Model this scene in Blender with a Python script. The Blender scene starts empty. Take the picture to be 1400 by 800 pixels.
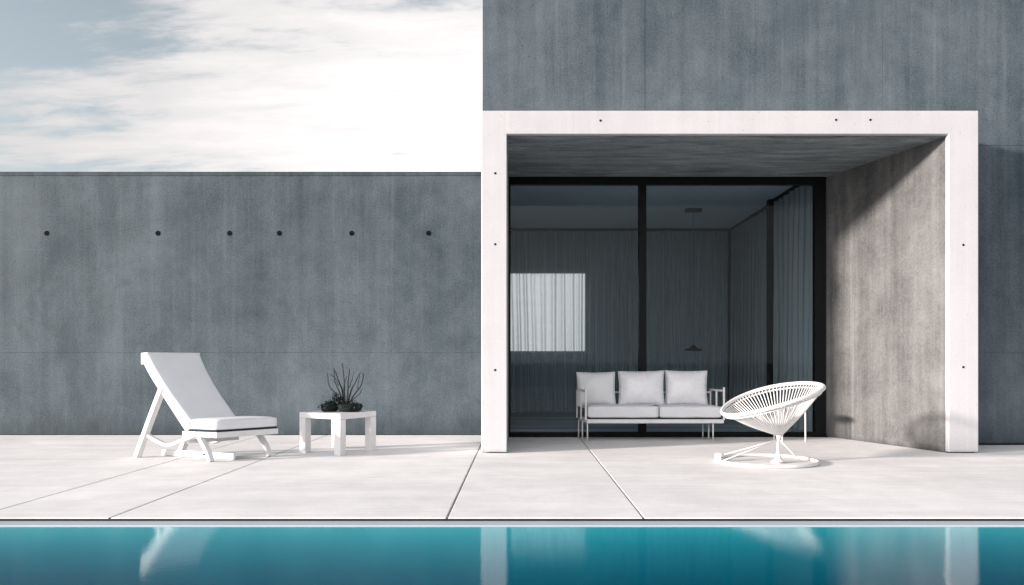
import bpy, bmesh, math, random
from mathutils import Vector, Matrix, noise
random.seed(7)
R = math.radians
S = bpy.context.scene
COL = S.collection
PI = math.pi

# ------------------------------------------------------------------ camera
F = 1050.0                       # focal length in photo pixels (photo is 1400 wide)
cam_d = bpy.data.cameras.new('camera'); cam = bpy.data.objects.new('camera', cam_d); COL.objects.link(cam)
cam.location = (0, 0, 1.0); cam.rotation_euler = (R(90), 0, 0)
cam_d.lens = 36 * F / 1400; cam_d.sensor_width = 36
cam_d.shift_x = -10 / 1400; cam_d.shift_y = 95 / 1400
cam_d.clip_end = 3000; cam_d.clip_start = 0.05
S.camera = cam

# ------------------------------------------------------------------ light
SUN_EL = 11.5        # degrees above the horizon
SUN_AZ = 21.0        # light travels +x and a little +y (angle from the x axis)
SUN_STR = 4.2
SKY_STR = 0.12
EXPO = 0.92
S.view_settings.view_transform = 'Standard'; S.view_settings.look = 'None'
S.view_settings.gamma = 1; S.view_settings.exposure = EXPO
sd = bpy.data.lights.new('sun', 'SUN'); sun = bpy.data.objects.new('sun', sd); COL.objects.link(sun)
sd.energy = SUN_STR; sd.angle = R(4); sd.color = (1.0, 0.90, 0.83)
dirv = Vector((math.cos(R(SUN_AZ)) * math.cos(R(SUN_EL)), math.sin(R(SUN_AZ)) * math.cos(R(SUN_EL)), -math.sin(R(SUN_EL))))
sun.rotation_euler = dirv.to_track_quat('-Z', 'Y').to_euler()

class NT:
    """tiny node helper"""
    def __init__(s, tree): s.t = tree; s.n = tree.nodes; s.l = tree.links
    def new(s, typ, **kw):
        nd = s.n.new(typ)
        for k, v in kw.items(): setattr(nd, k, v)
        return nd
    def set(s, sock, v):
        if hasattr(v, 'links') or isinstance(v, bpy.types.NodeSocket): s.l.new(v, sock)
        else: sock.default_value = v
    def math(s, op, a, b=None, clamp=False):
        nd = s.new('ShaderNodeMath', operation=op); nd.use_clamp = clamp
        s.set(nd.inputs[0], a)
        if b is not None: s.set(nd.inputs[1], b)
        return nd.outputs[0]
    def ramp(s, fac, stops, interp='LINEAR'):
        nd = s.new('ShaderNodeValToRGB'); s.l.new(fac, nd.inputs[0]); r = nd.color_ramp; r.interpolation = interp
        while len(r.elements) < len(stops): r.elements.new(0.5)
        for e, (p, c) in zip(r.elements, stops):
            e.position = p; e.color = (c, c, c, 1) if isinstance(c, (int, float)) else (*c, 1)
        return nd.outputs[0]
    def noise(s, vec, scale, detail=4, rough=.55, dist=0.0):
        nd = s.new('ShaderNodeTexNoise'); s.l.new(vec, nd.inputs['Vector'])
        nd.inputs['Scale'].default_value = scale; nd.inputs['Detail'].default_value = detail
        nd.inputs['Roughness'].default_value = rough; nd.inputs['Distortion'].default_value = dist
        return nd.outputs['Fac']
    def mapping(s, vec, scale=(1, 1, 1), loc=(0, 0, 0), rot=(0, 0, 0)):
        nd = s.new('ShaderNodeMapping'); s.l.new(vec, nd.inputs[0])
        nd.inputs['Scale'].default_value = scale; nd.inputs['Location'].default_value = loc; nd.inputs['Rotation'].default_value = rot
        return nd.outputs[0]
    def mix(s, fac, a, b, mode='MIX'):
        nd = s.new('ShaderNodeMix', data_type='RGBA', blend_type=mode)
        s.set(nd.inputs[0], fac)
        for i, v in ((6, a), (7, b)):
            if isinstance(v, (tuple, list)): nd.inputs[i].default_value = (*v[:3], 1)
            else: s.l.new(v, nd.inputs[i])
        return nd.outputs[2]

# world: Nishita sky with streaky high cloud
W = bpy.data.worlds.new('World'); S.world = W; W.use_nodes = True
w = NT(W.node_tree); w.n.clear()
sky = w.new('ShaderNodeTexSky', sky_type='NISHITA'); sky.sun_disc = False
sky.sun_elevation = R(SUN_EL)
# sun stands where the light comes from: azimuth measured clockwise from +y
src = -dirv
sky.sun_rotation = math.atan2(src.x, src.y)
sky.air_density = 1.0; sky.dust_density = 1.2; sky.ozone_density = 1.0
hs = w.new('ShaderNodeHueSaturation'); hs.inputs['Hue'].default_value = .482; hs.inputs['Saturation'].default_value = 0.50; hs.inputs['Value'].default_value = .95
w.l.new(sky.outputs[0], hs.inputs['Color'])
tc = w.new('ShaderNodeTexCoord'); g = tc.outputs['Generated']
sep = w.new('ShaderNodeSeparateXYZ'); w.l.new(g, sep.inputs[0])
zz = w.math('ADD', w.math('MAXIMUM', sep.outputs[2], 0.0), 0.16)
px = w.math('DIVIDE', sep.outputs[0], zz); py = w.math('DIVIDE', sep.outputs[1], zz)
cmb = w.new('ShaderNodeCombineXYZ'); w.l.new(px, cmb.inputs[0]); w.l.new(py, cmb.inputs[1])
n1 = w.noise(w.mapping(cmb.outputs[0], scale=(.50, 1.7, 1), loc=(3.2, 1.9, 0), rot=(0, 0, R(10))), 1.5, 9, .62, .45)
n2 = w.noise(w.mapping(cmb.outputs[0], scale=(.8, 2.6, 1), loc=(.4, 5.2, 0), rot=(0, 0, R(-5))), 3.2, 6, .6, .3)
n3 = w.noise(w.mapping(cmb.outputs[0], scale=(.9, 2.3, 1), loc=(7.4, 2.2, 0), rot=(0, 0, R(14))), 4.6, 7, .62, .5)
nn = w.math('ADD', w.math('MULTIPLY', n1, .52), w.math('ADD', w.math('MULTIPLY', n2, .24), w.math('MULTIPLY', n3, .26)))
# cloud bank thickens towards the horizon ahead and to the right
def lobe(d, k):
    v = Vector(d).normalized()
    dp = w.new('ShaderNodeVectorMath', operation='DOT_PRODUCT'); w.l.new(g, dp.inputs[0]); dp.inputs[1].default_value = v
    return w.math('POWER', w.math('MAXIMUM', dp.outputs['Value'], 0.0), k)
lb = lobe((-.08, 1, .20), 11)
lowb = w.math('POWER', w.math('SUBTRACT', 1.0, w.math('MAXIMUM', sep.outputs[2], 0.0), True), 7)
cov = w.math('ADD', w.math('ADD', nn, w.math('MULTIPLY', lobe((-.75, -1, .45), 2.2), .3)), w.math('ADD', w.math('MULTIPLY', lb, .23), w.math('MULTIPLY', lowb, .36)))  # includes cover for the added fill cloud behind the camera
cm = w.ramp(cov, [(.0, 0), (.57, 0), (.70, .85), (.80, 1)], 'EASE')
fill_lobe = lobe((-.75, -1, .45), 2.2)       # unseen bright cloud added as fill light, behind the camera to the left
cb = w.math('ADD', 2.05, w.math('ADD', w.math('MULTIPLY', lb, 2.6), w.math('ADD', w.math('MULTIPLY', fill_lobe, 8.5), w.math('MULTIPLY', n2, 1.4))))
ccn = w.new('ShaderNodeVectorMath', operation='SCALE'); ccn.inputs[0].default_value = (1.0, .955, .945); w.l.new(cb, ccn.inputs['Scale'])
skyc = w.mix(cm, hs.outputs[0], ccn.outputs[0])
bg = w.new('ShaderNodeBackground'); w.l.new(skyc, bg.inputs[0]); bg.inputs[1].default_value = SKY_STR
wo = w.new('ShaderNodeOutputWorld'); w.l.new(bg.outputs[0], wo.inputs[0])

# ------------------------------------------------------------------ materials
def mat(name):
    m = bpy.data.materials.new(name); m.use_nodes = True
    k = NT(m.node_tree); b = k.n['Principled BSDF']
    return m, k, b

def simple(name, col, rough=.5, metal=0.0, var=.06, scale=6.0, bump=0.0, bscale=120, spec=.5):
    m, k, b = mat(name)
    co = k.new('ShaderNodeTexCoord').outputs['Object']
    n = k.noise(co, scale, 5, .6)
    lo = tuple(c * (1 - var) for c in col); hi = tuple(min(1, c * (1 + var)) for c in col)
    k.l.new(k.ramp(n, [(.3, lo), (.7, hi)]), b.inputs['Base Color'])
    k.l.new(k.ramp(k.noise(co, scale * 3, 4), [(.3, max(0, rough - .06)), (.7, min(1, rough + .06))]), b.inputs['Roughness'])
    b.inputs['Metallic'].default_value = metal
    b.inputs['Specular IOR Level'].default_value = spec
    if bump:
        bp = k.new('ShaderNodeBump'); bp.inputs['Strength'].default_value = bump; bp.inputs['Distance'].default_value = .004
        k.l.new(k.noise(co, bscale, 3), bp.inputs['Height']); k.l.new(bp.outputs[0], b.inputs['Normal'])
    return m

def concrete(name, dark, light, streak=.5, cloud=.5, speck=.5, rough=.85, bump=.35, split=None, board=0.0, axis='z', edge_dark=None):
    """cast concrete: clouding, run-down streaks, pores, fine grain"""
    m, k, b = mat(name)
    co = k.new('ShaderNodeTexCoord').outputs['Object']
    st_s = {'z': (1, 1, .06), 'x': (.12, 1, 1)}[axis]
    big = k.noise(co, .55, 5, .6, .3)
    med = k.noise(co, 2.6, 8, .68, .2)
    st1 = k.noise(k.mapping(co, scale=st_s), 3.2, 6, .65)
    st2 = k.noise(k.mapping(co, scale=tuple(v * (1 if v == 1 else .6) for v in st_s), loc=(5, 2, 1)), 13, 4, .6)
    fine = k.noise(co, 42, 6, .75)
    a = k.math('MULTIPLY', k.math('SUBTRACT', big, .5), cloud * 1.5)
    a = k.math('ADD', a, k.math('MULTIPLY', k.math('SUBTRACT', med, .5), cloud * 1.2))
    a = k.math('ADD', a, k.math('MULTIPLY', k.math('SUBTRACT', st1, .5), streak * 1.8))
    a = k.math('ADD', a, k.math('MULTIPLY', k.math('SUBTRACT', st2, .5), streak * .9))
    a = k.math('ADD', a, k.math('MULTIPLY', k.math('SUBTRACT', fine, .5), speck * 2.0))
    if board:
        bw = k.noise(k.mapping(co, scale=(.35, 2.2, 1)), 3.2, 6, .7, 1.2)
        a = k.math('ADD', a, k.math('MULTIPLY', k.math('SUBTRACT', bw, .5), board * 3.0))
    if split is not None:
        sp = k.new('ShaderNodeSeparateXYZ'); k.l.new(co, sp.inputs[0])
        for xs, amt in split:
            a = k.math('SUBTRACT', a, k.math('MULTIPLY', k.math('GREATER_THAN', sp.outputs[0], xs), amt))
    fac = k.math('ADD', a, .5, True)
    col = k.mix(fac, dark, light)
    # efflorescence flecks
    blot = k.noise(k.mapping(co, scale=(1, 1, .45), loc=(1, 7, 2)), 1.15, 9, .72, .8)
    col = k.mix(k.math('MULTIPLY', k.ramp(blot, [(.52, 0), (.60, 1)]), .30 * cloud), col, dark)
    run = k.noise(k.mapping(co, scale=tuple(v if v == 1 else v * .35 for v in st_s), loc=(2, 8, 5)), 7, 5, .75)
    col = k.mix(k.math('MULTIPLY', k.ramp(run, [(.56, 0), (.66, 1)]), .38 * streak), col, tuple(min(1, c * 1.35) for c in light))
    vf = k.noise(k.mapping(co, scale=(1, 1, .5), loc=(9, 3, 4)), 17, 5, .7)
    col = k.mix(k.math('MULTIPLY', k.ramp(vf, [(.66, 0), (.76, 1)]), .22 * speck * 2), col, tuple(min(1, c * 1.5) for c in light))
    # air-bubble pores
    vo = k.new('ShaderNodeTexVoronoi'); k.l.new(co, vo.inputs['Vector']); vo.inputs['Scale'].default_value = 9
    pr = k.ramp(vo.outputs['Distance'], [(.0, 1), (.055, .7), (.085, 0)])
    msk = k.ramp(k.noise(co, 3.1, 2), [(.46, 0), (.54, 1)])
    pore = k.math('MULTIPLY', pr, msk)
    col = k.mix(k.math('MULTIPLY', pore, .55 * speck * 2, True), col, tuple(c * .45 for c in dark))
    if edge_dark:
        # darker along an edge at object height z0 fading over h metres, with a ragged limit
        sp2 = k.new('ShaderNodeSeparateXYZ'); k.l.new(co, sp2.inputs[0])
        for z0, h, amt in edge_dark:
            dz = k.math('DIVIDE', k.math('ABSOLUTE', k.math('SUBTRACT', sp2.outputs[2], z0)), h)
            rg = k.math('MULTIPLY', k.noise(k.mapping(co, scale=(1, 1, .3)), 7, 5, .7), 1.5)
            sf = k.math('SUBTRACT', rg, dz, True)
            col = k.mix(k.math('MULTIPLY', sf, amt, True), col, tuple(c * .35 for c in dark))
    k.l.new(col, b.inputs['Base Color'])
    k.l.new(k.ramp(med, [(.3, rough - .12), (.7, min(1, rough + .1))]), b.inputs['Roughness'])
    b.inputs['Specular IOR Level'].default_value = .3
    h = k.math('ADD', k.math('MULTIPLY', fine, .4), k.math('ADD', k.math('MULTIPLY', med, .9), k.math('MULTIPLY', pore, -1.2)))
    if board: h = k.math('ADD', h, k.math('MULTIPLY', bw, 3.0))
    bp = k.new('ShaderNodeBump'); bp.inputs['Strength'].default_value = bump; bp.inputs['Distance'].default_value = .012
    k.l.new(h, bp.inputs['Height']); k.l.new(bp.outputs[0], b.inputs['Normal'])
    return m

M = {}
M['wall'] = concrete('garden_wall_concrete', (.026, .041, .051), (.119, .148, .165), streak=.38, cloud=.86, speck=.75, edge_dark=[(3.60, .10, .75), (0, .42, .6)])  # stained rim along the top; also darker towards the ground
M['facade'] = concrete('facade_concrete', (.029, .047, .061), (.138, .166, .190), streak=.50, cloud=.78, speck=.7, split=[(1.51, .10), (4.36, .05)], edge_dark=[(0, .42, .6)])  # darker towards the bottom
M['reveal'] = concrete('reveal_concrete', (.050, .053, .055), (.225, .221, .216), streak=.55, cloud=.85, speck=.5, edge_dark=[(0, .09, .6)])
M['soffit'] = concrete('soffit_concrete', (.045, .060, .070), (.34, .38, .40), streak=0, cloud=.25, speck=.35, board=.62, bump=1.0)
M['white_con'] = concrete('white_frame_concrete', (.42, .42, .44), (.575, .57, .59), streak=.30, cloud=.5, speck=.45, bump=.15, edge_dark=[(0, .07, .4)])
M['terrace'] = concrete('terrace_concrete', (.64, .628, .63), (.87, .85, .85), streak=.55, cloud=.95, speck=.42, bump=.12, axis='x')
M['coping'] = concrete('pool_coping_stone', (.34, .40, .43), (.46, .52, .55), streak=.1, cloud=.3, speck=.3, bump=.15, axis='x')
M['earth'] = simple('dark_subbase', (.05, .055, .06), .95, var=.3)
M['ground'] = simple('dry_ground', (.16, .15, .12), .95, var=.35, scale=.8, bump=.5, bscale=6)
M['dark_gap'] = simple('dark_joint', (.012, .02, .025), .9)
M['black_metal'] = simple('black_aluminium', (.003, .004, .005), .5, var=.2, spec=.15)
M['white_paint'] = simple('white_paint', (.66, .655, .66), .42, var=.07, scale=9, bump=.05)
M['white_fabric'] = simple('white_fabric', (.68, .69, .715), .85, var=.03, scale=5, bump=.5, bscale=420)
M['satin'] = simple('satin_fabric', (.70, .71, .74), .27, var=.03, scale=5, bump=.10, bscale=300, spec=.7)
M['cord'] = simple('white_cord', (.68, .675, .67), .5, var=.04)
M['plug'] = simple('dark_plug', (.004, .006, .008), .9, spec=.1)
M['pot'] = simple('black_pot', (.007, .011, .012), .75, var=.3, spec=.2)
M['leaf'] = simple('dark_leaf', (.010, .018, .018), .6, var=.4, scale=30)
M['twig'] = simple('dark_twig', (.012, .016, .017), .8, var=.3, scale=30)
M['room_wall'] = simple('room_wall_paint', (.40, .44, .46), .8, var=.05)
M['room_ceiling'] = simple('room_ceiling_paint', (.62, .70, .74), .8, var=.03, scale=1)
M['lamp'] = simple('black_lamp_enamel', (.008, .009, .010), .4, var=.1)

def room_floor():
    m, k, b = mat('room_floor_bands')
    co = k.new('ShaderNodeTexCoord').outputs['Object']
    n = k.noise(k.mapping(co, scale=(.05, 1, 1)), 3.4, 3, .6)
    k.l.new(k.ramp(n, [(.38, (.14, .18, .22)), (.62, (.60, .68, .74))]), b.inputs['Base Color'])  # pale and dark bands running across the room
    b.inputs['Roughness'].default_value = .32
    return m
M['room_floor'] = room_floor()

def curtain_mat(name, col, trans, clear):
    m, k, b = mat(name); k.n.remove(b); out = k.n['Material Output']
    co = k.new('ShaderNodeTexCoord').outputs['Object']
    wv = k.noise(k.mapping(co, scale=(1, 1, .02)), 14, 4, .6)
    c = k.ramp(wv, [(.3, tuple(v * .95 for v in col)), (.7, col)])
    d = k.new('ShaderNodeBsdfDiffuse'); k.l.new(c, d.inputs[0])
    t = k.new('ShaderNodeBsdfTranslucent'); k.l.new(c, t.inputs[0])
    x = k.new('ShaderNodeMixShader'); x.inputs[0].default_value = trans; k.l.new(d.outputs[0], x.inputs[1]); k.l.new(t.outputs[0], x.inputs[2])
    tr = k.new('ShaderNodeBsdfTransparent'); tr.inputs[0].default_value = (1, 1, 1, 1)
    y = k.new('ShaderNodeMixShader'); 
    lw = k.new('ShaderNodeLayerWeight'); lw.inputs['Blend'].default_value = .5      # cloth seen edge-on lets less through
    k.l.new(k.math('MULTIPLY', k.math('POWER', k.math('SUBTRACT', 1.0, lw.outputs['Facing'], True), 1.6), clear), y.inputs[0]); k.l.new(x.outputs[0], y.inputs[1]); k.l.new(tr.outputs[0], y.inputs[2])
    k.l.new(y.outputs[0], out.inputs['Surface'])
    return m
M['sheer'] = curtain_mat('sheer_curtain', (.58, .66, .69), .42, .66)
M['curtain'] = curtain_mat('side_curtain', (.42, .45, .46), .3, .0)

def glass_mat(name, tint, base, k5, rough=0.0):
    m, k, b = mat(name); k.n.remove(b); out = k.n['Material Output']
    lw = k.new('ShaderNodeLayerWeight'); lw.inputs['Blend'].default_value = .5
    fr = k.math('ADD', k.math('MULTIPLY', k.math('POWER', lw.outputs['Facing'], 5), k5), base, True)
    tr = k.new('ShaderNodeBsdfTransparent'); tr.inputs[0].default_value = (*tint, 1)
    gl = k.new('ShaderNodeBsdfAnisotropic') if False else k.new('ShaderNodeBsdfGlossy'); gl.inputs['Roughness'].default_value = rough
    x = k.new('ShaderNodeMixShader'); k.l.new(fr, x.inputs[0]); k.l.new(tr.outputs[0], x.inputs[1]); k.l.new(gl.outputs[0], x.inputs[2])
    k.l.new(x.outputs[0], out.inputs['Surface'])
    return m, k, gl, lw, out
M['glass'] = glass_mat('door_glass', (.86, .91, .93), .009, .6)[0]
M['pane'] = glass_mat('window_pane', (.97, .97, .97), .03, .6)[0]

def water_mat():
    m, k, gl, lw, out = glass_mat('pool_water', (.93, .985, 1.0), .02, .95, .015)
    co = k.new('ShaderNodeTexCoord').outputs['Object']
    n1 = k.noise(k.mapping(co, scale=(1.0, .8, 1)), 7.5, 3, .5, .4)
    n2 = k.noise(k.mapping(co, scale=(.6, 1.2, 1)), 38, 3, .6)
    h = k.math('ADD', k.math('MULTIPLY', n1, .36), k.math('ADD', k.math('MULTIPLY', n2, .42), k.math('MULTIPLY', k.noise(co, 110, 2, .6), .10)))
    bp = k.new('ShaderNodeBump'); bp.inputs['Strength'].default_value = .085; bp.inputs['Distance'].default_value = .010
    k.l.new(h, bp.inputs['Height']); k.l.new(bp.outputs[0], gl.inputs['Normal'])
    va = k.new('ShaderNodeVolumeAbsorption'); va.inputs['Color'].default_value = (.05, .50, .60, 1); va.inputs['Density'].default_value = 1.15
    k.l.new(va.outputs[0], out.inputs['Volume'])
    return m
M['water'] = water_mat()

def tile_mat():
    m, k, b = mat('pool_lining')
    co = k.new('ShaderNodeTexCoord').outputs['Object']
    n = k.noise(co, 2.0, 5, .6)
    k.l.new(k.ramp(n, [(.3, (.03, .50, .57)), (.7, (.045, .58, .65))]), b.inputs['Base Color'])
    b.inputs['Roughness'].default_value = .6
    return m
M['tile'] = tile_mat()

# ------------------------------------------------------------------ building helpers
def world_off(p):
    v = Vector((0, 0, 0))
    while p is not None: v += p.location; p = p.parent
    return v

def obj(name, bm, m, parent=None, smooth=False, bevel=0, seg=2, kind=None, subs=0, auto=None):
    off = world_off(parent)
    bmesh.ops.recalc_face_normals(bm, faces=bm.faces)
    if off.length: bmesh.ops.translate(bm, verts=bm.verts, vec=-off)
    me = bpy.data.meshes.new(name); bm.to_mesh(me); bm.free()
    o = bpy.data.objects.new(name, me); COL.objects.link(o)
    me.materials.append(m)
    if parent is not None: o.parent = parent
    if bevel:
        b = o.modifiers.new('bevel', 'BEVEL'); b.width = bevel; b.segments = seg; b.limit_method = 'ANGLE'; b.angle_limit = R(35)
        b.harden_normals = False
    if subs:
        s = o.modifiers.new('sub', 'SUBSURF'); s.levels = subs; s.render_levels = subs
    if smooth:
        for p in me.polygons: p.use_smooth = True
    if kind: o['kind'] = kind
    return o

def thing(name, label, cat, loc=(0, 0, 0), group=None):
    o = bpy.data.objects.new(name, None); COL.objects.link(o); o.location = loc
    o.empty_display_size = .2
    o['label'] = label; o['category'] = cat
    if group: o['group'] = group
    return o

def tag(o, label, cat, group=None):
    o['label'] = label; o['category'] = cat
    if group: o['group'] = group
    return o

def box(bm, x0, x1, y0, y1, z0, z1):
    vs = [bm.verts.new((x, y, z)) for z in (z0, z1) for y in (y0, y1) for x in (x0, x1)]
    for f in ((0, 2, 3, 1), (4, 5, 7, 6), (0, 1, 5, 4), (2, 6, 7, 3), (0, 4, 6, 2), (1, 3, 7, 5)):
        bm.faces.new([vs[i] for i in f])
    return bm
def Box(*a): return box(bmesh.new(), *a)

def hexa(bm, pts):
    """8 points: bottom quad then top quad"""
    v = [bm.verts.new(p) for p in pts]
    for f in ((3, 2, 1, 0), (4, 5, 6, 7), (0, 1, 5, 4), (1, 2, 6, 5), (2, 3, 7, 6), (3, 0, 4, 7)):
        bm.faces.new([v[i] for i in f])
    return bm

def prism(bm, poly, z0, z1):
    a = [bm.verts.new((x, y, z0)) for x, y in poly]; b = [bm.verts.new((x, y, z1)) for x, y in poly]
    bm.faces.new(a[::-1]); bm.faces.new(b)
    n = len(poly)
    for i in range(n): bm.faces.new((a[i], a[(i + 1) % n], b[(i + 1) % n], b[i]))
    return bm

def frames(pts, closed=False):
    out = []; n = len(pts); up = None
    for i, p in enumerate(pts):
        if closed: t = (pts[(i + 1) % n] - pts[i - 1])
        else: t = pts[min(i + 1, n - 1)] - pts[max(i - 1, 0)]
        t.normalize()
        if up is None:
            up = Vector((0, 0, 1)) if abs(t.z) < .9 else Vector((0, 1, 0))
        s = t.cross(up); s.normalize(); up2 = s.cross(t); up2.normalize(); up = up2
        out.append((p, s, up2))
    return out

def tube(bm, pts, r, n=10, closed=False, cap=True):
    pts = [Vector(p) for p in pts]
    rr = r if isinstance(r, (list, tuple)) else [r] * len(pts)
    rings = []
    for (p, s, u), q in zip(frames(pts, closed), rr):
        rings.append([bm.verts.new(p + (s * math.cos(2 * PI * j / n) + u * math.sin(2 * PI * j / n)) * q) for j in range(n)])
    m = len(rings)
    for i in range(m if closed else m - 1):
        a, b = rings[i], rings[(i + 1) % m]
        for j in range(n): bm.faces.new((a[j], a[(j + 1) % n], b[(j + 1) % n], b[j]))
    if cap and not closed:
        bm.faces.new(rings[0][::-1]); bm.faces.new(rings[-1])
    return bm

def sweep_rect(bm, pts, wdir, w, t):
    """flat bar along pts; wdir = width direction (Vector), t = thickness measured in the plane normal to wdir"""
    pts = [Vector(p) for p in pts]; wd = Vector(wdir).normalized(); rings = []
    tt = t if isinstance(t, (list, tuple)) else [t] * len(pts)
    for i, p in enumerate(pts):
        d = (pts[min(i + 1, len(pts) - 1)] - pts[max(i - 1, 0)]).normalized()
        s = wd.cross(d).normalized()
        rings.append([bm.verts.new(p + wd * (a * w / 2) + s * (b * tt[i] / 2)) for a, b in ((-1, -1), (1, -1), (1, 1), (-1, 1))])
    for a, b in zip(rings, rings[1:]):
        for j in range(4): bm.faces.new((a[j], a[(j + 1) % 4], b[(j + 1) % 4], b[j]))
    bm.faces.new(rings[0][::-1]); bm.faces.new(rings[-1])
    return bm

def lathe(bm, prof, c, n=32):
    rings = [[bm.verts.new((c[0] + r * math.cos(2 * PI * j / n), c[1] + r * math.sin(2 * PI * j / n), c[2] + z)) for j in range(n)] for r, z in prof]
    for a, b in zip(rings, rings[1:]):
        for j in range(n): bm.faces.new((a[j], a[(j + 1) % n], b[(j + 1) % n], b[j]))
    bm.faces.new(rings[0][::-1]); bm.faces.new(rings[-1])
    return bm

def smooth_pts(ctrl, k=8):
    """Catmull-Rom through control points"""
    c = [Vector(p) for p in ctrl]; c = [c[0] * 2 - c[1]] + c + [c[-1] * 2 - c[-2]]; out = []
    for i in range(1, len(c) - 2):
        for j in range(k):
            t = j / k; p0, p1, p2, p3 = c[i - 1:i + 3]
            out.append(.5 * ((2 * p1) + (p2 - p0) * t + (2 * p0 - 5 * p1 + 4 * p2 - p3) * t * t + (3 * p1 - p0 - 3 * p2 + p3) * t ** 3))
    out.append(c[-2]); return out

def at(x, y, d):
    """point seen at photo pixel (x, y) at distance d"""
    return Vector(((x - 710) / F * d, d, 1 - (y - 495) / F * d))

# ------------------------------------------------------------------ main distances
D_POOL = 4.93       # terrace edge
D_PORT = 8.40       # front of the portal
D_FAC = 9.21        # facade plane
D_GLASS = 10.34
D_WALL = 10.50      # garden wall
D_BACK = 15.40      # room back wall
WZ = -0.027         # water level

# ------------------------------------------------------------------ ground, terrace, pool
bm = bmesh.new()
PX0, PX1, PY0, PY1 = -10.0, 12.0, -4.0, D_POOL - .13
GZ = -.12
E = 600
box(bm, -E, E, D_POOL, E, -3, GZ); box(bm, -E, E, -E, PY0 - .13, -3, GZ)
box(bm, -E, PX0 - .13, PY0 - .13, D_POOL, -3, GZ); box(bm, PX1 + .13, E, PY0 - .13, D_POOL, -3, GZ)
obj('ground', bm, M['ground'], kind='structure')

bm = bmesh.new()
J = [-12.4, -7.9, -3.52, -2.63, -.465, .798, 8.2, 14.0]; gp = .007
for a, b in zip(J, J[1:]):
    box(bm, a + gp, b - gp, D_POOL, D_WALL + .02 if b < 0 else D_GLASS - .06, -.10, 0)
# terrace on the other sides of the pool
box(bm, -14, 14, PY0 - 6, PY0 - .14, -.10, 0)
obj('terrace', bm, M['terrace'], bevel=.004, seg=2, kind='structure')
obj('terrace_subbase', Box(-13, 14, D_POOL + .02, D_WALL, GZ + .004, -.101), M['dark_gap'], kind='structure')

bm = bmesh.new()      # pool coping just under terrace level
cz0, cz1 = -.30, -.020
xs_ = [PX0 - .13, PX1 + .13]
for a, b in zip(xs_, xs_[1:]): box(bm, a + .0015, b - .0015, PY1, D_POOL - .002, cz0, cz1)
box(bm, PX0 - .13, PX1 + .13, PY0 - .13, PY0, cz0, cz1)
box(bm, PX0 - .13, PX0, PY0 + .003, PY1 - .003, cz0, cz1); box(bm, PX1, PX1 + .13, PY0 + .003, PY1 - .003, cz0, cz1)
obj('pool_coping', bm, M['coping'], bevel=.006, seg=3, kind='structure')
obj('pool_edge_joint', Box(-12, 13, D_POOL - .001, D_POOL + .019, -.11, -.006), M['dark_gap'], kind='structure')
bm = bmesh.new()      # pool lining: walls and floor
t = .1; zb = -1.5
box(bm, PX0 - .004, PX1 + .004, PY1 - .012, PY1 - .001, zb, -.031)
box(bm, PX0 - .004, PX1 + .004, PY0 - .1, PY0 + .01, zb, -.035)
box(bm, PX0 - .1, PX0 + .01, PY0 + .012, PY1 - .014, zb, -.035); box(bm, PX1 - .01, PX1 + .1, PY0 + .012, PY1 - .014, zb, -.035)
box(bm, PX0 - .1, PX1 + .1, PY0 - .1, PY1 + .1, zb - .2, zb - .002)
obj('pool_lining', bm, M['tile'], kind='structure')
obj('water', Box(PX0 + .012, PX1 - .012, PY0 + .012, PY1 - .015, zb + .004, WZ), M['water'], kind='structure')

# ------------------------------------------------------------------ garden wall
gw = thing('garden_wall', 'long smooth grey concrete garden wall with a row of tie holes, behind the lounge chair', 'wall', (-6, D_WALL, 0))
bm = bmesh.new()
box(bm, -13, -.46, D_WALL, D_WALL + .3, .012, 1.1285); box(bm, -13, -.46, D_WALL, D_WALL + .3, 1.130, 3.546)
obj('wall_panel', bm, M['wall'], gw, bevel=.0015)
obj('wall_core', Box(-12.9, -.47, D_WALL + .006, D_WALL + .29, -.1, 3.5), M['dark_gap'], gw)
obj('wall_cap', Box(-13, -.46, D_WALL - .006, D_WALL + .306, 3.548, 3.60), M['wall'], gw, bevel=.004)
for hx in (64, 216, 314, 382, 481, 586):
    p = at(hx, 319, D_WALL); b2 = bmesh.new()
    tube(b2, [(p.x, D_WALL - .004, p.z), (p.x, D_WALL + .02, p.z)], .034, 20)
    obj('tie_hole', b2, M['plug'], gw)

# ------------------------------------------------------------------ house
hs_ = thing('house', 'raw grey concrete house with white framed recessed porch and sliding glass doors', 'house', (3, D_FAC, 0))
XL = -.44                       # left corner of the house
PL, PR, PT = -.416, 5.024, 3.736        # portal outer
IL, IR, IT = -.136, 4.696, 3.480        # portal inner (front)
IRB = 4.108                     # reveal at the glass
bm = bmesh.new()
g_ = .0015
for a, b in ((XL, 1.51 - g_), (1.51 + g_, 4.36 - g_), (4.36 + g_, 9.5)):
    box(bm, a, b, D_FAC, D_FAC + .25, 3.60, 7.2)
box(bm, PR - .15, 9.5, D_FAC, D_FAC + .25, 1.1105, 3.597); box(bm, PR - .15, 9.5, D_FAC, D_FAC + .25, .03, 1.108)
obj('facade', bm, M['facade'], hs_, bevel=.002)
bm = bmesh.new()
box(bm, XL + .03, 9.45, D_FAC + .26, D_FAC + .4, 3.74, 7.0)
box(bm, PR + .0, 9.45, D_FAC + .02, D_FAC + .4, -.05, 3.73)
obj('facade_backing', bm, M['dark_gap'], hs_)
obj('side_wall', Box(XL, XL + .10, D_FAC + .253, D_BACK + .3, 0, 7.2), M['facade'], hs_)
obj('far_side_wall', Box(9.25, 9.5, D_FAC + .253, D_BACK + .3, 0, 7.2), M['facade'], hs_)
obj('roof', Box(XL + .02, 9.48, D_FAC + .02, D_BACK + .28, 7.0, 7.15), M['facade'], hs_) 
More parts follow.
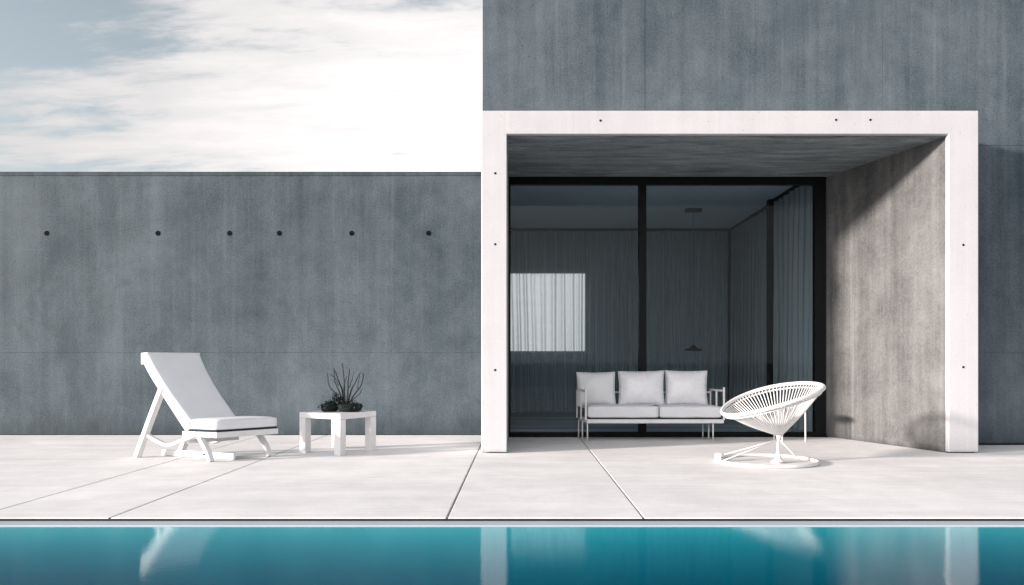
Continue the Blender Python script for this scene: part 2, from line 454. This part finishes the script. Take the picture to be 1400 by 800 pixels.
# portal: white frame ring proud of the concrete tunnel
FD = .07
bm = bmesh.new()
def ring(bm, y0, y1):
    o = [(PL, 0), (PL, PT), (PR, PT), (PR, 0)]; i = [(IL, 0), (IL, IT), (IR, IT), (IR, 0)]
    vo = [[bm.verts.new((x, y, z)) for x, z in o] for y in (y0, y1)]; vi = [[bm.verts.new((x, y, z)) for x, z in i] for y in (y0, y1)]
    for k in range(3):
        bm.faces.new((vo[0][k], vo[0][k + 1], vi[0][k + 1], vi[0][k])); bm.faces.new((vo[1][k], vi[1][k], vi[1][k + 1], vo[1][k + 1]))
        bm.faces.new((vo[0][k], vo[1][k], vo[1][k + 1], vo[0][k + 1])); bm.faces.new((vi[0][k], vi[0][k + 1], vi[1][k + 1], vi[1][k]))
    for k in (0, 3): bm.faces.new((vo[0][k], vi[0][k], vi[1][k], vo[1][k]))
ring(bm, D_PORT, D_PORT + FD)
bmesh.ops.translate(bm, verts=bm.verts, vec=(0, 0, .014))
pf = obj('porch_frame', bm, M['white_con'], hs_, bevel=.009, seg=3)
for hx, hy in ((677, 237), (677, 334), (677, 506), (821, 165), (1143, 164), (1190, 164), (1317, 335), (1317, 502)):
    p = at(hx, hy, D_PORT); b2 = bmesh.new()
    tube(b2, [(p.x, D_PORT - .003, p.z), (p.x, D_PORT + .01, p.z)], .0125, 14)
    obj('tie_hole', b2, M['plug'], pf)
obj('porch_side_wall', Box(PL + .004, IL - .004, D_PORT + FD + .001, D_FAC + .25, 0, PT - .004), M['white_con'], hs_)
obj('porch_inner_wall', Box(PL + .006, IL - .004, D_FAC + .252, D_GLASS + .2, 0, IT + .02), M['reveal'], hs_)
obj('porch_roof', Box(PL + .004, PR - .004, D_PORT + FD + .001, D_FAC - .002, IT + .06, PT - .004), M['white_con'], hs_)
bm = bmesh.new()
box(bm, IL - .003, IR + .1, D_PORT + FD + .001, D_GLASS + .1, IT + .004, IT + .058)
obj('porch_soffit', bm, M['soffit'], hs_)
bm = bmesh.new()
prism(bm, [(IR + .012, D_PORT + FD + .001), (PR - .004, D_PORT + FD + .001), (PR - .004, D_FAC + .22), (PR - .3, D_GLASS + .1), (IRB, D_GLASS + .1), (IRB + .003, D_GLASS)], 0, IT + .003)
obj('porch_side_wall', bm, M['reveal'], hs_)
# glass front
GF0, GF1 = D_GLASS - .05, D_GLASS + .05
gx0, gx1, gzt = IL + .0, IRB - .001, 3.463
bm = bmesh.new()
box(bm, gx0 - .003, gx1, GF0, GF1, 3.384, IT + .002)                       # head
box(bm, gx0 - .003, gx1, GF0, GF1, 0.0, .058)                              # sill
box(bm, gx0 - .003, -.118, GF0 + .001, GF1 - .001, .058, 3.384)
box(bm, 3.965, gx1, GF0 + .001, GF1 - .001, .058, 3.384)
dfm = obj('door_frame', bm, M['black_metal'], hs_, bevel=.003)
mul = obj('mullion', Box(1.606, 1.702, GF0 - .012, GF1 + .01, .06, 3.382), M['black_metal'], hs_, bevel=.003)
obj('door_track', Box(gx0, gx1, GF0 - .09, GF0 - .002, .001, .014), M['black_metal'], hs_, bevel=.002)
for a, b in ((-.118, 1.606), (1.702, 3.965)):
    gpn = obj('glass_pane', Box(a + .002, b - .002, D_GLASS - .004, D_GLASS + .004, .059, 3.383), M['glass'], hs_)
# room
RX0, RX1, RZ = -.34, 4.30, 3.63
obj('room_floor', Box(RX0 - .02, RX1 + .1, D_GLASS - .055, D_BACK + .2, -.1, -.002), M['room_floor'], hs_)
obj('room_ceiling', Box(RX0 - .02, RX1 + .1, D_GLASS + .12, D_BACK + .2, RZ, RZ + .15), M['room_ceiling'], hs_)
bm = bmesh.new()
box(bm, RX0 - .1, RX1 + .1, D_GLASS + .052, D_GLASS + .118, 3.40, RZ + .15)      # lintel inside
box(bm, gx1 + .002, RX1 + .1, D_GLASS + .101, D_GLASS + .118, 0, 3.398)
obj('room_lintel', bm, M['room_wall'], hs_)
obj('room_side_wall', Box(RX1, RX1 + .15, D_GLASS + .12, D_BACK, 0, RZ), M['room_wall'], hs_)
WX0, WX1, WZ0, WZ1 = -.24, 1.36, 1.19, 2.82
bm = bmesh.new()
WXR = 4.5
box(bm, XL + .103, WX0, D_BACK, D_BACK + .28, 0, 7.0) 
box(bm, WX1, 9.24, D_BACK, D_BACK + .28, 0, 7.0)
box(bm, WX0, WX1, D_BACK, D_BACK + .28, 0, WZ0); box(bm, WX0, WX1, D_BACK, D_BACK + .28, WZ1, 7.0)
obj('back_wall', bm, M['room_wall'], hs_)
wf = bmesh.new()
box(wf, WX0, WX0 + .03, D_BACK + .1, D_BACK + .15, WZ0, WZ1); box(wf, WX1 - .03, WX1, D_BACK + .1, D_BACK + .15, WZ0, WZ1)
box(wf, WX0 + .03, WX1 - .03, D_BACK + .1, D_BACK + .15, WZ0, WZ0 + .03); box(wf, WX0 + .03, WX1 - .03, D_BACK + .1, D_BACK + .15, WZ1 - .03, WZ1)
wfo = obj('window', wf, M['white_paint'], hs_)
obj('pane', Box(WX0 + .03, WX1 - .03, D_BACK + .12, D_BACK + .126, WZ0 + .03, WZ1 - .03), M['pane'], wfo)
# dark posts on the curtained side of the room
bm = bmesh.new()
box(bm, 4.03, 4.295, 12.40, 12.52, 0, RZ - .002)
obj('room_post', bm, M['black_metal'], hs_, bevel=.003)
obj('room_post', Box(4.15, 4.295, 15.18, 15.26, 0, RZ - .002), M['black_metal'], hs_, bevel=.003)
obj('curtain_rail', Box(-.335, 4.14, 15.12, 15.16, RZ - .05, RZ - .003), M['black_metal'], hs_, bevel=.003)
obj('curtain_rail', Box(4.09, 4.14, D_GLASS + .13, 12.39, RZ - .05, RZ - .003), M['black_metal'], hs_)
obj('curtain_rail', Box(4.141, 4.19, 12.53, 15.10, RZ - .05, RZ - .003), M['black_metal'], hs_)

def curtain(p0, p1, z0, z1, fold, amp, seed):
    bm = bmesh.new(); a = Vector(p0); b = Vector(p1); L = (b - a).length; d = (b - a) / L; nrm = Vector((-d.y, d.x))
    N = int(L / fold * 12); rows = 14; grid = []
    for j in range(rows + 1):
        v = j / rows; z = z1 + (z0 - z1) * v; row = []
        for i in range(N + 1):
            s = L * i / N
            wv = noise.noise(Vector((s * 1.6, v * .9, seed))) * 1.8
            am = amp * (.45 + .75 * v ** .6) * (1 + .8 * noise.noise(Vector((s * 2.3, 3, seed))))
            ph = 2 * PI * s / fold + wv * 2.2
            o = am * (math.sin(ph) + .28 * math.sin(2 * ph + 1.2 + wv)) + .015 * noise.noise(Vector((s * 9, v * 2.5, seed + 4)))
            q = a + d * s + nrm * o
            row.append(bm.verts.new((q.x, q.y, z)))
        grid.append(row)
    for r0, r1 in zip(grid, grid[1:]):
        for i in range(N): bm.faces.new((r0[i], r0[i + 1], r1[i + 1], r1[i]))
    return bm
c1 = obj('curtain', curtain((-.33, 15.14), (4.10, 15.14), .012, RZ - .052, .17, .034, 1.3), M['sheer'], smooth=True)
tag(c1, 'long pleated sheer curtain across the back of the room, a bright window glowing through it', 'curtain')
c2 = obj('curtain', curtain((4.115, D_GLASS + .16), (4.115, 12.37), .012, RZ - .052, .22, .055, 5.1), M['curtain'], smooth=True)
tag(c2, 'pleated grey curtain between the glass door frame and broad black post', 'curtain')
c3 = obj('curtain', curtain((4.165, 12.56), (4.165, 15.08), .012, RZ - .052, .22, .05, 8.4), M['curtain'], smooth=True)
tag(c3, 'pleated grey curtain deeper in the room, beyond the broad black post', 'curtain')

# pendant lamp
LX, LY = 2.98, 13.15
pl = thing('pendant_lamp', 'black pendant lamp with a flat saucer shade hanging inside the room', 'lamp', (LX, LY, 1.2))
obj('ceiling_mount', Box(LX - .14, LX + .14, LY - .06, LY + .06, RZ - .06, RZ - .001), M['lamp'], pl, bevel=.006)
b2 = bmesh.new(); tube(b2, [(LX, LY, RZ - .06), (LX, LY, 1.29)], .0035, 8); obj('cord', b2, M['lamp'], pl)
b2 = bmesh.new(); lathe(b2, [(.155, .0), (.158, .012), (.13, .035), (.075, .05), (.05, .075), (.02, .10), (.012, .11)], (LX, LY, 1.19), 32)
obj('lamp_shade', b2, M['lamp'], pl, smooth=True)

# ------------------------------------------------------------------ sofa
SF, SR = 9.70, 10.19      # front and rear distance of the sofa
xl_f, xl_r, xr = .865, .80, 2.585
def sx(y): return xl_f + (xl_r - xl_f) * (y - SF) / (SR - SF)
so = thing('sofa', 'white metal framed outdoor sofa with two seat cushions in front of the glass doors', 'sofa', (1.7, 9.95, 0))
bm = bmesh.new()
y0, y1 = SF, SR
def rail(bm, p, q, w, z0, z1):   # straight rail in plan with vertical sides
    p = Vector(p); q = Vector(q); d = (q - p).normalized(); n = Vector((-d.y, d.x)) * w / 2
    hexa(bm, [(*(p - n), z0), (*(q - n), z0), (*(q + n), z0), (*(p + n), z0), (*(p - n), z1), (*(q - n), z1), (*(q + n), z1), (*(p + n), z1)])
zf0, zf1 = .225, .275
rail(bm, (xl_f - .012, y0 + .02), (xr, y0 + .02), .04, zf0, zf1)
rail(bm, (xl_r, y1 - .02), (xr, y1 - .02), .04, zf0, zf1)
rail(bm, (xl_f, y0 + .041), (xl_r, y1 - .041), .03, zf0 + .001, zf1 - .001)
rail(bm, (xr - .015, y0 + .041), (xr - .015, y1 - .041), .03, zf0 + .001, zf1 - .001)
obj('frame', bm, M['white_paint'], so, bevel=.004)
obj('seat_base', Box(xl_f + .02, xr - .03, y0 + .03, y1 - .03, zf1 - .01, zf1 + .018), M['dark_gap'], so)
for (x, y) in ((.862, y0 + .02), (.815, y0 + .22), (.785, y1 - .02), (2.452, y0 + .02), (2.452, y0 + .245), (2.43, y1 - .02)):
    b2 = bmesh.new(); tube(b2, [(x, y, 0), (x, y, zf0 + .01)], .0095, 12); obj('leg', b2, M['white_paint'], so, smooth=True)
def arm(xf, xrr, xm, label=None):
    bm = bmesh.new()
    top = .635
    tube(bm, [(xf, y0 + .02, zf1 - .01), (xf, y0 + .02, top + .045)], .014, 10)
    tube(bm, [(xm, y0 + .25, zf1 - .01), (xm, y0 + .25, top)], .012, 10)
    tube(bm, [(xrr, y1 - .02, zf1 - .01), (xrr, y1 - .02, top)], .012, 10)
    tube(bm, [(xf, y0 + .005, top), (xrr, y1 - .01, top)], .013, 10)
    tube(bm, [(xf, y0 + .02, .42), (xrr, y1 - .02, .42)], .010, 10)
    return obj('armrest', bm, M['white_paint'], so)
arm(.842, .765, .80); arm(2.590, 2.53, 2.555)
b2 = bmesh.new(); tube(b2, [(.765, y1 - .02, .60), (2.53, y1 - .02, .60)], .012, 10); tube(b2, [(.765, y1 - .02, .42), (2.53, y1 - .02, .42)], .010, 10)
obj('back_frame', b2, M['white_paint'], so)

def soft_box(x0, x1, y0, y1, z0, z1, e=.028, crown=.012, seed=0, n=16):
    """upholstered slab: rounded box with crowned faces and faint wrinkles"""
    bm = bmesh.new(); bmesh.ops.create_cube(bm, size=2)
    bmesh.ops.subdivide_edges(bm, edges=bm.edges, cuts=n, use_grid_fill=True)
    hx, hy, hz = (x1 - x0) / 2, (y1 - y0) / 2, (z1 - z0) / 2
    for v in bm.verts:
        q = Vector((v.co.x * hx, v.co.y * hy, v.co.z * hz))
        c = Vector((max(-hx + e, min(hx - e, q.x)), max(-hy + e, min(hy - e, q.y)), max(-hz + e, min(hz - e, q.z))))
        dlt = q - c
        if dlt.length > 1e-6: q = c + dlt.normalized() * e
        u, vv = v.co.x, v.co.y
        q.z += (1 if v.co.z > 0 else -.2) * crown * (1 - u ** 4) * (1 - vv ** 4) * abs(v.co.z)
        q += Vector((1, 1, 1)) * .004 * noise.noise(q * 7 + Vector((seed, 0, 0)))
        v.co = q + Vector(((x0 + x1) / 2, (y0 + y1) / 2, (z0 + z1) / 2))
    return bm
obj('seat_cushion', soft_box(.868, 1.767, y0 + .01, y1 - .03, .292, .440, .026, .012, 1), M['white_fabric'], so, smooth=True)
obj('seat_cushion', soft_box(1.779, 2.560, y0 + .01, y1 - .03, .292, .437, .026, .012, 5), M['white_fabric'], so, smooth=True)

def pillow(cx, cy, z0, wd, ht, th, tilt, yaw, seed, roll=0):
    bm = bmesh.new(); n = 26; gr = {}
    for side in (1, -1):
        for i in range(n + 1):
            for j in range(n + 1):
                u = -1 + 2 * i / n; v = -1 + 2 * j / n
                if side == -1 and (i in (0, n) or j in (0, n)): gr[side, i, j] = gr[1, i, j]; continue
                x = u * wd / 2 * (1 - .055 * (1 - v * v)); z = v * ht / 2 * (1 - .05 * (1 - u * u))
                f = max(0, (1 - u ** 2)) ** .55 * max(0, (1 - v ** 2)) ** .55
                y = -side * th / 2 * f
                y += .006 * noise.noise(Vector((u * 2.2, v * 2.2, seed + side))) * f
                # creases radiating from the corners
                rc = noise.noise(Vector((math.atan2(v, u) * 3.2, seed, side))) * .010 * f * min(1, (u * u + v * v)) 
                y += rc
                gr[side, i, j] = bm.verts.new((x, y, z))
        for i in range(n):
            for j in range(n):
                q = (gr[side, i, j], gr[side, i + 1, j], gr[side, i + 1, j + 1], gr[side, i, j + 1])
                bm.faces.new(q if side == 1 else q[::-1])
    mt = Matrix.Translation((cx, cy, z0 + ht / 2 * math.cos(tilt))) @ Matrix.Rotation(yaw, 4, 'Z') @ Matrix.Rotation(-tilt, 4, 'X') @ Matrix.Rotation(roll, 4, 'Y')
    bmesh.ops.transform(bm, matrix=mt, verts=bm.verts)
    return bm
for (px0, px1, yaw, lab, sd_, top) in ((788, 842, R(0), 'flat square white pillow at the left end of the sofa, behind the left armrest', 2, 509),
                              (845, 908, R(-9), 'plump white satin pillow in the middle of the sofa, in front of the black mullion', 9, 507.5),
                              (909, 967, R(-7), 'plump white satin pillow at the right end of the sofa beside the right armrest', 14, 507)):
    dd = 10.03; ww = (px1 - px0) / F * dd; cx = ((px0 + px1) / 2 - 710) / F * dd
    loc = Vector((cx, dd, .44)); hh = 1 - (top - 495) / F * dd - .436
    p = obj('pillow', pillow(cx, dd, .437, ww * .975 / max(.9, math.cos(yaw)), hh / math.cos(R(10)), .19, R(10), yaw, sd_, R(random.uniform(-1.2, 1.2))), M['satin'] if sd_ != 2 else M['white_fabric'], smooth=True)
    tag(p, lab, 'pillow', 'pillows along the back of the sofa')
    me = p.data; n_ = 26
    eg = [v.co.copy() for v in me.vertices[:(n_ + 1) ** 2]]
    g2 = lambda i, j: eg[i * (n_ + 1) + j]
    loop = [g2(i, 0) for i in range(n_)] + [g2(n_, j) for j in range(n_)] + [g2(n_ - i, n_) for i in range(n_)] + [g2(0, n_ - j) for j in range(n_)]
    obj('piping', tube(bmesh.new(), loop, .0042, 6, closed=True), M['white_fabric'], p, smooth=True)

# slim side table half hidden behind the rope chair
TX = 3.55
st = thing('side_table', 'thin legged white side table mostly hidden behind the round rope chair', 'table', (3.36, 9.62, 0))
b2 = bmesh.new(); lathe(b2, [(.20, 0), (.205, .006), (.205, .014), (.20, .02)], (3.38, 9.68, .425), 32); obj('tabletop', b2, M['white_paint'], st)
for (x0_, y0_, x1_, y1_) in ((3.62, 9.60, 3.555, 9.62), (3.27, 9.56, 3.30, 9.60), (3.26, 9.84, 3.30, 9.80)):
    b2 = bmesh.new(); tube(b2, [(x0_ if x0_ < 3.5 else 3.602, y0_, 0), (x1_, y1_, .425)] if x0_ < 3.5 else [(3.585, 9.62, 0), (3.582, 9.62, .425)], .0095, 10); obj('leg', b2, M['white_paint'], st)

# ------------------------------------------------------------------ rope chair
RC = Vector((2.47, 7.66, 0))
rc = thing('rope_chair', 'round white cord chair with cone shaped seat on a ring base beside the sofa', 'chair', RC)
C0 = Vector((2.519, 7.66, .628)); U = Vector((.480, 0.0, .147)); V = Vector((0, .50, .038))
apex = Vector((2.578, 7.62, .262))
def rimp(t, k=1.0, lift=0):
    c, s = math.cos(t), math.sin(t)
    return C0 + U * c * k + V * s * k + Vector((0, 0, .030 * (s * s) + lift))
NR = 96
bm = bmesh.new(); tube(bm, [rimp(2 * PI * i / NR) for i in range(NR)], .020, 12, closed=True)
tube(bm, [rimp(2 * PI * i / NR, .955, -.038) for i in range(NR)], .009, 8, closed=True)
obj('rim', bm, M['white_paint'], rc, smooth=True)
bm = bmesh.new(); NS = 80
for i in range(NS):
    t = 2 * PI * (i + .5) / NS
    a = rimp(t, 1.0, .0); r2 = Vector((math.cos(t), math.sin(t), 0)) * .026
    b = apex + r2 + Vector((0, 0, .012))
    mid = a.lerp(b, .5) + Vector((0, 0, -.012)) + (a - C0) * .015
    tube(bm, smooth_pts([a, mid, b], 4), .0058, 6)
obj('cord_shell', bm, M['cord'], rc, smooth=True)
b2 = bmesh.new(); lathe(b2, [(.006, 0), (.014, -.02 + .02), (.030, .03), (.032, .04), (.012, .045)], (apex.x, apex.y, apex.z - .03), 20)
obj('hub', b2, M['white_paint'], rc, smooth=True)
b2 = bmesh.new(); lathe(b2, [(.075, 0), (.062, .008), (.034, .03), (.022, .07), (.015, .14), (.012, .22), (.016, .24)], (apex.x - .01, apex.y, .012), 28)
obj('pedestal', b2, M['white_paint'], rc, smooth=True)
BR = .485
bm = bmesh.new(); tube(bm, [RC + Vector((BR * math.cos(2 * PI * i / 80), BR * .96 * math.sin(2 * PI * i / 80), .018)) for i in range(80)], .017, 10, closed=True)
obj('base_ring', bm, M['white_paint'], rc, smooth=True)
for ang in (196, 310, 158):
    e = RC + Vector((BR * math.cos(R(ang)), BR * .96 * math.sin(R(ang)), .035))
    if ang == 310: e = RC + Vector((.30, -.10, .02))
    b2 = bmesh.new(); tube(b2, [apex + Vector((0, 0, -.03)), e], .0065, 8); obj('stay', b2, M['white_paint'], rc, smooth=True)
b2 = bmesh.new(); lathe(b2, [(.042, 0), (.046, .01), (.046, .07), (.040, .085), (.016, .090)], (RC.x - BR + .02, RC.y + .04, .0), 24)
fp = obj('weight', b2, M['white_paint'], rc, smooth=True)
b2 = bmesh.new(); q = (RC.x - BR + .035, RC.y + .04 - .046, .048); tube(b2, [(q[0], q[1] - .003, q[2]), (q[0], q[1] + .01, q[2])], .006, 10); obj('screw', b2, M['plug'], fp)

# ------------------------------------------------------------------ lounge chair
O = Vector((-3.10, 7.66)); SV = Vector((-1, .40)); WV = Vector((.56, .56))
lc = thing('lounge_chair', 'white reclined lounge chair with padded back and seat standing by the pool', 'lounge chair', (O.x - .3, O.y + .4, 0))
def L(a, b, z): p = O + SV * a + WV * b; return Vector((p.x, p.y, z))
def na(x, y, b=0.0):      # photo pixel on the side plane b -> (a, z)
    k = (x - 710) / F; X0 = O.x + WV.x * b; Y0 = O.y + WV.y * b
    a = (X0 - k * Y0) / (1 + .4 * k); d = Y0 + .4 * a
    return a, 1 - (y - 495) / F * d
BW0, BW1 = .69, .62          # far edge of the back at top / bottom
face = smooth_pts([(*na(201, 483), 0), (*na(213, 506), 0), (*na(233, 538), 0), (*na(264, 580), 0)], 8)
back = smooth_pts([(*na(193, 492), 0), (*na(203, 512), 0), (*na(221, 541), 0), (*na(254, 592), 0)], 8)
bm = bmesh.new(); nb = 14; n = len(face); rings = []
for i in range(n):
    t = i / (n - 1); row = []
    wfar = BW0 + (BW1 - BW0) * t
    for j in range(nb + 1):
        b = wfar * j / nb; bulge = .012 * (1 - (2 * j / nb - 1) ** 4) * math.sin(PI * min(1, max(0.02, t * 1.0 + .02))) ** .5
        row.append(bm.verts.new(L(face[i].x - bulge, b, face[i].y + bulge * .5)))
    for j in range(nb, -1, -1):
        b = wfar * j / nb
        row.append(bm.verts.new(L(back[i].x, b, back[i].y)))
    rings.append(row)
m_ = len(rings[0])
for a_, b_ in zip(rings, rings[1:]):
    for j in range(m_): bm.faces.new((a_[j], a_[(j + 1) % m_], b_[(j + 1) % m_], b_[j]))
bm.faces.new(rings[0][::-1]); bm.faces.new(rings[-1])
obj('backrest', bm, M['white_fabric'], lc, smooth=True, bevel=.014, seg=3)
# rolled top lip folding over the back
tl = bmesh.new(); a0, z0_ = na(193, 482); a1, z1_ = na(203, 482.5); a2, z2_ = na(193.5, 499)
hexa(tl, [L(a0 + .004, -.004, z2_), L(a0 - .035, -.004, z2_ + .01), L(a0 - .035, BW0 + .004, z2_ + .01), L(a0 + .004, BW0 + .004, z2_),
          L(a0 + .004, -.004, z0_ - .002), L(a1 + .005, -.004, z0_ + .001), L(a1 + .005, BW0 + .004, z0_ + .001), L(a0 + .004, BW0 + .004, z0_ - .002)])
obj('head_rail', tl, M['white_paint'], lc, bevel=.010, seg=3)
# seat cushion
aF, _ = na(296, 580); aB = .30
bm = soft_box(-1, 1, -1, 1, -1, 1, .001, 0, 0, 10)
bm.free(); bm = bmesh.new(); bmesh.ops.create_cube(bm, size=2); bmesh.ops.subdivide_edges(bm, edges=bm.edges, cuts=14, use_grid_fill=True)
zc0, zc1 = .318, .420; BS = .835
for v in bm.verts:
    u, vv, ww = v.co
    def rnd(x, other, e): return x
    a = aF + (aB - aF) * (u + 1) / 2; b = BS * (vv + 1) / 2; z = zc0 + (zc1 - zc0) * (ww + 1) / 2
    ex = max(0, abs(u) - .84) / .16; ey = max(0, abs(vv) - .92) / .08; ez = max(0, abs(ww) - .62) / .38
    k_ = math.sqrt(ex * ex + ey * ey + ez * ez)
    if k_ > 1:
        s_ = 1 / k_
        a -= math.copysign((ex - ex * s_) * .16 * (aB - aF) / 2, u); b -= math.copysign((ey - ey * s_) * .08 * BS / 2, vv); z -= math.copysign((ez - ez * s_) * .38 * (zc1 - zc0) / 2, ww)
    if ww > 0: z += .012 * (1 - u ** 4) * (1 - vv ** 4)
    v.co = L(a, b, z)
obj('seat_cushion', bm, M['white_fabric'], lc, smooth=True)
sb = bmesh.new(); pr = lambda a0, a1, b0, b1, z0, z1: hexa(sb, [L(a0, b0, z0), L(a1, b0, z0), L(a1, b1, z0), L(a0, b1, z0), L(a0, b0, z1), L(a1, b0, z1), L(a1, b1, z1), L(a0, b1, z1)])
pr(aF + .008, aB, .012, BS - .012, .300, .320); obj('seat_gap_shade', sb, M['dark_gap'], lc)  # dark slab standing in for the shaded gap between cushion and frame
sb = bmesh.new()
pr(aF, aF + .045, .0, BS, .243, .301); pr(aF + .046, aB - .02, .0, .075, .245, .300); pr(aF + .046, aB - .02, BS - .075, BS, .245, .300); pr(aB - .019, aB + .02, 0, BS - .1, .245, .3)
obj('seat_frame', sb, M['white_paint'], lc, bevel=.005)
wdn = Vector((WV.x, WV.y, 0)).normalized()
def bar(ctrl, b, t, w=.05, name='leg', k=8):
    pts = [L(a, b, z) for a, z, *_ in [(p.x, p.y) for p in smooth_pts([(*q, 0) for q in ctrl], k)]]
    bm = bmesh.new(); sweep_rect(bm, pts, wdn, w, t); return obj(name, bm, M['white_paint'], lc, bevel=.006, seg=2)
for b in (.035, BS - .045):
    br = b if b < .1 else .60
    top = na(219, 530); bar([(top[0], top[1]), (na(204, 571)[0] + .006, na(204, 571)[1]), (.925, .004)], br, .082, .055)                 # rear leg
    f0 = na(266, 592); bar([(f0[0] + .0, f0[1]), (na(275, 607)[0], na(275, 607)[1]), (na(281.5, 620)[0], na(281.5, 620)[1]), (.0, .004)], b if b < .1 else b + .03, .056, .05)   # front leg
    bar([na(196, 594), na(210, 602), na(226, 609), na(243, 604), na(268, 594)], br, .036, .045, 'stretcher')
sb = bmesh.new(); pr(-.02, .88, .30, .335, .004, .070); rl = obj('base_rail', sb, M['white_paint'], lc, bevel=.008)
for a in (.245, .335):
    p = L(a, .299, .042); b2 = bmesh.new(); dn = Vector((-.37, -.93, 0)) * .004
    tube(b2, [p + dn, p - dn * 2], .010 if a > .3 else .014, 14); obj('bolt', b2, M['plug'], rl)
sb = bmesh.new(); pr(.30, .33, .06, BS - .1, .17, .21) ; obj('cross_bar', sb, M['white_paint'], lc, bevel=.004)

# ------------------------------------------------------------------ low table
T0 = Vector((-1.905, 8.17)); TR = Vector((.495, .87)).normalized(); TL = Vector((-TR.y, TR.x)); LR, LL = .585, .60
tb = thing('low_table', 'square white low table with thick legs carrying a dark potted plant', 'table', (T0.x - .1, T0.y + .4, 0))
def T(r, l, z): p = T0 + TR * r + TL * l; return (p.x, p.y, z)
def tbox(r0, r1, l0, l1, z0, z1): return hexa(bmesh.new(), [T(r0, l0, z0), T(r1, l0, z0), T(r1, l1, z0), T(r0, l1, z0), T(r0, l0, z1), T(r1, l0, z1), T(r1, l1, z1), T(r0, l1, z1)])
th = .088; HT = .4475
obj('tabletop', tbox(0, LR, 0, LL, HT - .062, HT), M['white_paint'], tb, bevel=.006, seg=3)
for r0 in (0.001, LR - th - .001):
    for l0 in (0.001, LL - th - .001):
        obj('leg', tbox(r0, r0 + th, l0, l0 + th, 0, HT - .063), M['white_paint'], tb, bevel=.005)

# ------------------------------------------------------------------ plant on the table
PCN = Vector(((466 - 710) / F * 8.55, 8.55, HT))
pt = thing('potted_plant', 'dark leafless twiggy plant over low foliage in black bowls on the white table', 'plant', PCN)
for (dx, rr, hh) in ((-.125, .095, .085), (.10, .135, .085)):
    b2 = bmesh.new(); lathe(b2, [(rr * .72, 0), (rr * .92, .012), (rr, hh * .5), (rr * .97, hh), (rr * .88, hh), (rr * .86, hh - .012)], (PCN.x + dx, PCN.y, HT), 28)
    obj('pot', b2, M['pot'], pt, smooth=True)
bm = bmesh.new()
def leaf(bm, p, d, l, wd):
    d = d.normalized(); s = d.cross(Vector((random.uniform(-1, 1), random.uniform(-1, 1), random.uniform(-1, 1)))).normalized() * wd; nrm = d.cross(s).normalized() * l * .18
    v = [bm.verts.new(p), bm.verts.new(p + d * l * .5 + s + nrm), bm.verts.new(p + d * l), bm.verts.new(p + d * l * .5 - s + nrm)]
    bm.faces.new((v[0], v[1], v[2])); bm.faces.new((v[0], v[2], v[3]))
for (dx, rr, top, cnt) in ((-.125, .095, .10, 170), (.10, .14, .10, 260), (-.045, .075, .19, 320), (-.13, .115, .06, 200), (.10, .16, .06, 260)):
    for _ in range(cnt):
        th_ = random.uniform(0, 2 * PI); ph = random.uniform(0, PI / 2); q = random.uniform(.4, 1) 
        dn = Vector((math.cos(th_) * math.cos(ph), math.sin(th_) * math.cos(ph), math.sin(ph)))
        p = PCN + Vector((dx + dn.x * rr * q, dn.y * rr * q, .05 + (top - .05) * dn.z * q + random.uniform(-.01, .012)))
        leaf(bm, p, dn + Vector((random.uniform(-.6, .6), random.uniform(-.6, .6), random.uniform(-.3, .7))), random.uniform(.018, .036), random.uniform(.005, .010))
obj('foliage', bm, M['leaf'], pt)
tw = [  # branch control points in photo pixels, thickness
    ([(472, 560), (466, 541), (458, 522), (457, 506)], .008), ([(470, 556), (468, 535), (462, 518), (456, 503)], .009),
    ([(471, 558), (471, 535), (470, 515), (468, 497)], .008), ([(473, 558), (475, 540), (476, 522), (478, 505)], .009),
    ([(474, 558), (479, 538), (486, 522), (493, 509)], .008), ([(475, 557), (484, 540), (494, 526), (497, 511)], .009),
    ([(476, 556), (483, 546), (492, 538), (495, 531)], .006), ([(468, 556), (460, 540), (450, 527), (448, 509)], .007),
    ([(472, 552), (470, 530), (474, 515)], .005), ([(489, 532), (490, 522), (492, 514)], .004), ([(463, 528), (459, 518), (452, 513)], .004), ([(477, 530), (482, 518), (484, 508)], .004)]
for i, (pp, r_) in enumerate(tw):
    dz = random.uniform(-.07, .07)
    c = [at(x, y, 8.55 + dz * (k / (len(pp) - 1))) for k, (x, y) in enumerate(pp)]
    pts = smooth_pts(c, 5); pts = [p + Vector((noise.noise(p * 30), 0, noise.noise(p * 30 + Vector((9, 0, 0))))) * .006 for p in pts]
    b2 = bmesh.new(); tube(b2, pts, [r_ * 1.25 * (1 - .55 * k / (len(pts) - 1)) for k in range(len(pts))], 6)
    for k in range(4):
        q = random.choice(pts[len(pts) // 2:]); leaf(b2, q, Vector((random.uniform(-1, 1), random.uniform(-.5, .5), random.uniform(.2, 1.2))), random.uniform(.012, .022), .003)
    obj('stem', b2, M['twig'], pt)
